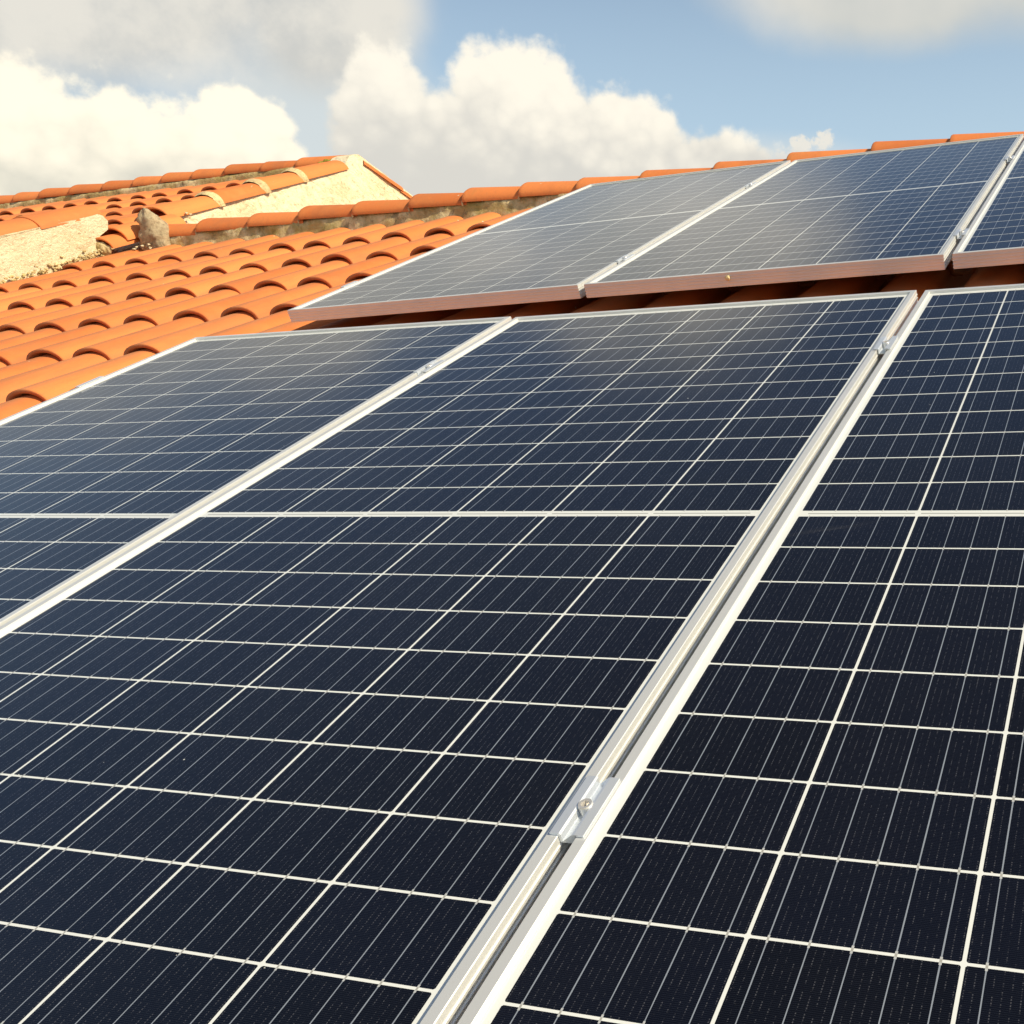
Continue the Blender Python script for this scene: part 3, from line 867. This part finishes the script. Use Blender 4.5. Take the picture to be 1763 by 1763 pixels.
def bolt_bm(z0, h=0.0105, r=0.0062):
    bm = bmesh.new()
    # washer rim, head, raised rim and hexagonal socket
    cyl(bm, r * 0.98, r, z0, z0 + h * 0.9, 28, cap1=False, cap0=False)
    a, b_ = cyl(bm, r, r * 0.93, z0 + h * 0.9, z0 + h, 28, cap0=False, cap1=False)
    n = 28
    inner = [bm.verts.new((r * 0.56 * math.cos(2 * math.pi * i / n), r * 0.56 * math.sin(2 * math.pi * i / n), z0 + h * 0.985)) for i in range(n)]
    hexr = []
    for i in range(n):
        t = 2 * math.pi * i / n
        k = math.cos(math.pi / 6) / math.cos((t % (math.pi / 3)) - math.pi / 6)
        hexr.append(bm.verts.new((r * 0.54 * k * math.cos(t), r * 0.54 * k * math.sin(t), z0 + h * 0.4)))
    for i in range(n):
        j = (i + 1) % n
        bm.faces.new((b_[i], b_[j], inner[j], inner[i])); bm.faces.new((inner[i], inner[j], hexr[j], hexr[i]))
    bm.faces.new(hexr)
    cyl(bm, 0.004, 0.004, -0.058, z0 + 0.002, 14)
    return bm
def end_bm():
    bm = bmesh.new()
    th = 0.0022
    pr = [(0.0095, 0.0004), (0.0095, th + 0.0004), (-0.004, th + 0.0008), (-0.004, -0.012), (-0.020, -0.012), (-0.020, -0.030), (-0.0225, -0.030), (-0.0225, -0.0098), (-0.0062, -0.0098), (-0.0062, 0.0032), (-0.0010, 0.0004)]
    pr = [(0.0095, 0.0004), (0.0095, 0.0028), (-0.0025, 0.0032), (-0.0025, -0.010), (-0.0125, -0.010), (-0.0125, -0.004), (-0.0145, -0.004), (-0.0145, -0.039), (-0.0125, -0.039), (-0.0125, -0.0125), (-0.0003, -0.0125), (-0.0003, 0.0004)]
    A = [bm.verts.new((x, -CL / 2, z)) for x, z in pr]; B = [bm.verts.new((x, CL / 2, z)) for x, z in pr]
    n = len(pr)
    for i in range(n): bm.faces.new((A[i], A[(i + 1) % n], B[(i + 1) % n], B[i]))
    bm.faces.new(A[::-1]); bm.faces.new(B)
    bmesh.ops.triangulate(bm, faces=[f for f in bm.faces if len(f.verts) > 4])
    bmesh.ops.recalc_face_normals(bm, faces=bm.faces)
    return bm
def edge_pt(key, side, v):
    """roof coordinates of a panel's outer top edge at roof height v"""
    mw = pan_objs[key][1]
    q = MW.inverted() @ mw
    y = v - (q @ Vector((0, 0, 0))).y
    return q @ Vector((side * PW / 2, y, 0))
def mid_pose(row, a, b__, v):
    e0 = edge_pt((row, a), 1, v); e1 = edge_pt((row, b__), -1, v)
    c0 = (e0 + e1) / 2
    q = MW.inverted() @ pan_objs[(row, b__)][1]
    rot = q.to_3x3().to_4x4()
    c0.z = max(e0.z, e1.z)
    return MW @ Matrix.Translation(c0) @ rot, (e1 - e0).x
mids = [('L', 2, 3, -0.548, 'silver clamp with socket bolt between the near row panels, nearest and largest'),
        ('L', 2, 3, 0.657, 'silver clamp high on the wide seam between middle and right near panels'),
        ('L', 1, 2, 0.659, 'silver clamp on the seam between left and middle near panels'),
        ('U', 1, 2, 1.642, 'silver clamp low on the seam between left and middle far panels'),
        ('U', 1, 2, 2.794, 'silver clamp near the ridge on the seam between left and middle far panels'),
        ('U', 2, 3, 1.588, 'silver clamp low on the seam between middle and right far panels'),
        ('U', 2, 3, 2.754, 'silver clamp near the ridge on the seam between middle and right far panels')]
cproto = None
for row, a_, bb, v, label in mids:
    mw, gp = mid_pose(row, a_, bb, v)
    if cproto is None:
        cproto = thing('panel_clamp', label, 'clamp', mw, 'clamps holding the solar panels')
        finish('clamp_body', channel_bm(0.0088, gp), M_CLAMP, cproto)
        finish('bolt', bolt_bm(-0.0060, 0.0098, 0.0066), M_STEEL, cproto, smooth=False)
    else:
        q = cproto.copy(); COL.objects.link(q); q.matrix_world = mw; q['label'] = label
        for ch in [x for x in bpy.data.objects if x.parent == cproto]:
            c_ = ch.copy(); COL.objects.link(c_); c_.parent = q
ends = [('L', 1, 0.67, 'small end clamp on the left edge of the near row'), ('U', 1, 1.64, 'small end clamp on the left edge of the far row')]
eproto = None
for row, a_, v, label in ends:
    e0 = edge_pt((row, a_), -1, v)
    mw = MW @ Matrix.Translation(e0) @ (MW.inverted() @ pan_objs[(row, a_)][1]).to_3x3().to_4x4()
    if eproto is None:
        eproto = thing('end_clamp', label, 'clamp', mw, 'clamps holding the solar panels')
        finish('clamp_body', end_bm(), M_CLAMP, eproto)
        finish('bolt', bolt_bm(-0.0105, 0.007, 0.0042), M_STEEL, eproto, Matrix.Translation((-0.0075, 0, 0)))
    else:
        q = eproto.copy(); COL.objects.link(q); q.matrix_world = mw; q['label'] = label
        for ch in [x for x in bpy.data.objects if x.parent == eproto]:
            c_ = ch.copy(); COL.objects.link(c_); c_.parent = q

# ------------------------------------------------------------ mounting rails under the panels
def rail_bm(L):
    bm = bmesh.new()
    pr = [(-0.02, 0), (-0.005, 0), (-0.005, -0.012), (0.005, -0.012), (0.005, 0), (0.02, 0), (0.02, -0.034), (-0.02, -0.034)]
    A = [bm.verts.new((0, y, z)) for y, z in pr]; B = [bm.verts.new((L, y, z)) for y, z in pr]
    n = len(pr)
    for i in range(n): bm.faces.new((A[i], A[(i + 1) % n], B[(i + 1) % n], B[i]))
    bm.faces.new(A[::-1]); bm.faces.new(B)
    bmesh.ops.triangulate(bm, faces=[f for f in bm.faces if len(f.verts) > 4])
    bmesh.ops.recalc_face_normals(bm, faces=bm.faces)
    return bm
RAILS = [(-0.548, -0.0365, 'L', 'aluminium mounting rail seen deep in the gap by the nearest clamp'), (0.657, -0.0365, 'L', 'aluminium mounting rail under the upper part of the near row'),
         (1.615, -0.080, 'U', 'aluminium mounting rail under the lower part of the far row'), (2.775, -0.066, 'U', 'aluminium mounting rail under the far row close to the ridge')]
for v, w, row, label in RAILS:
    q = MW.inverted() @ pan_objs[(row, 2)][1]
    base = q @ Vector((0, v - (q @ Vector((0, 0, 0))).y, -FH - 0.0015))
    rl = finish('mounting_rail', rail_bm(3.10), M_CLAMP, None)
    rl.matrix_world = MW @ Matrix.Translation(base) @ q.to_3x3().to_4x4() @ Matrix.Translation((-1.535, 0, 0))
    rl['label'] = label; rl['category'] = 'rail'; rl['group'] = 'mounting rails under the panels'
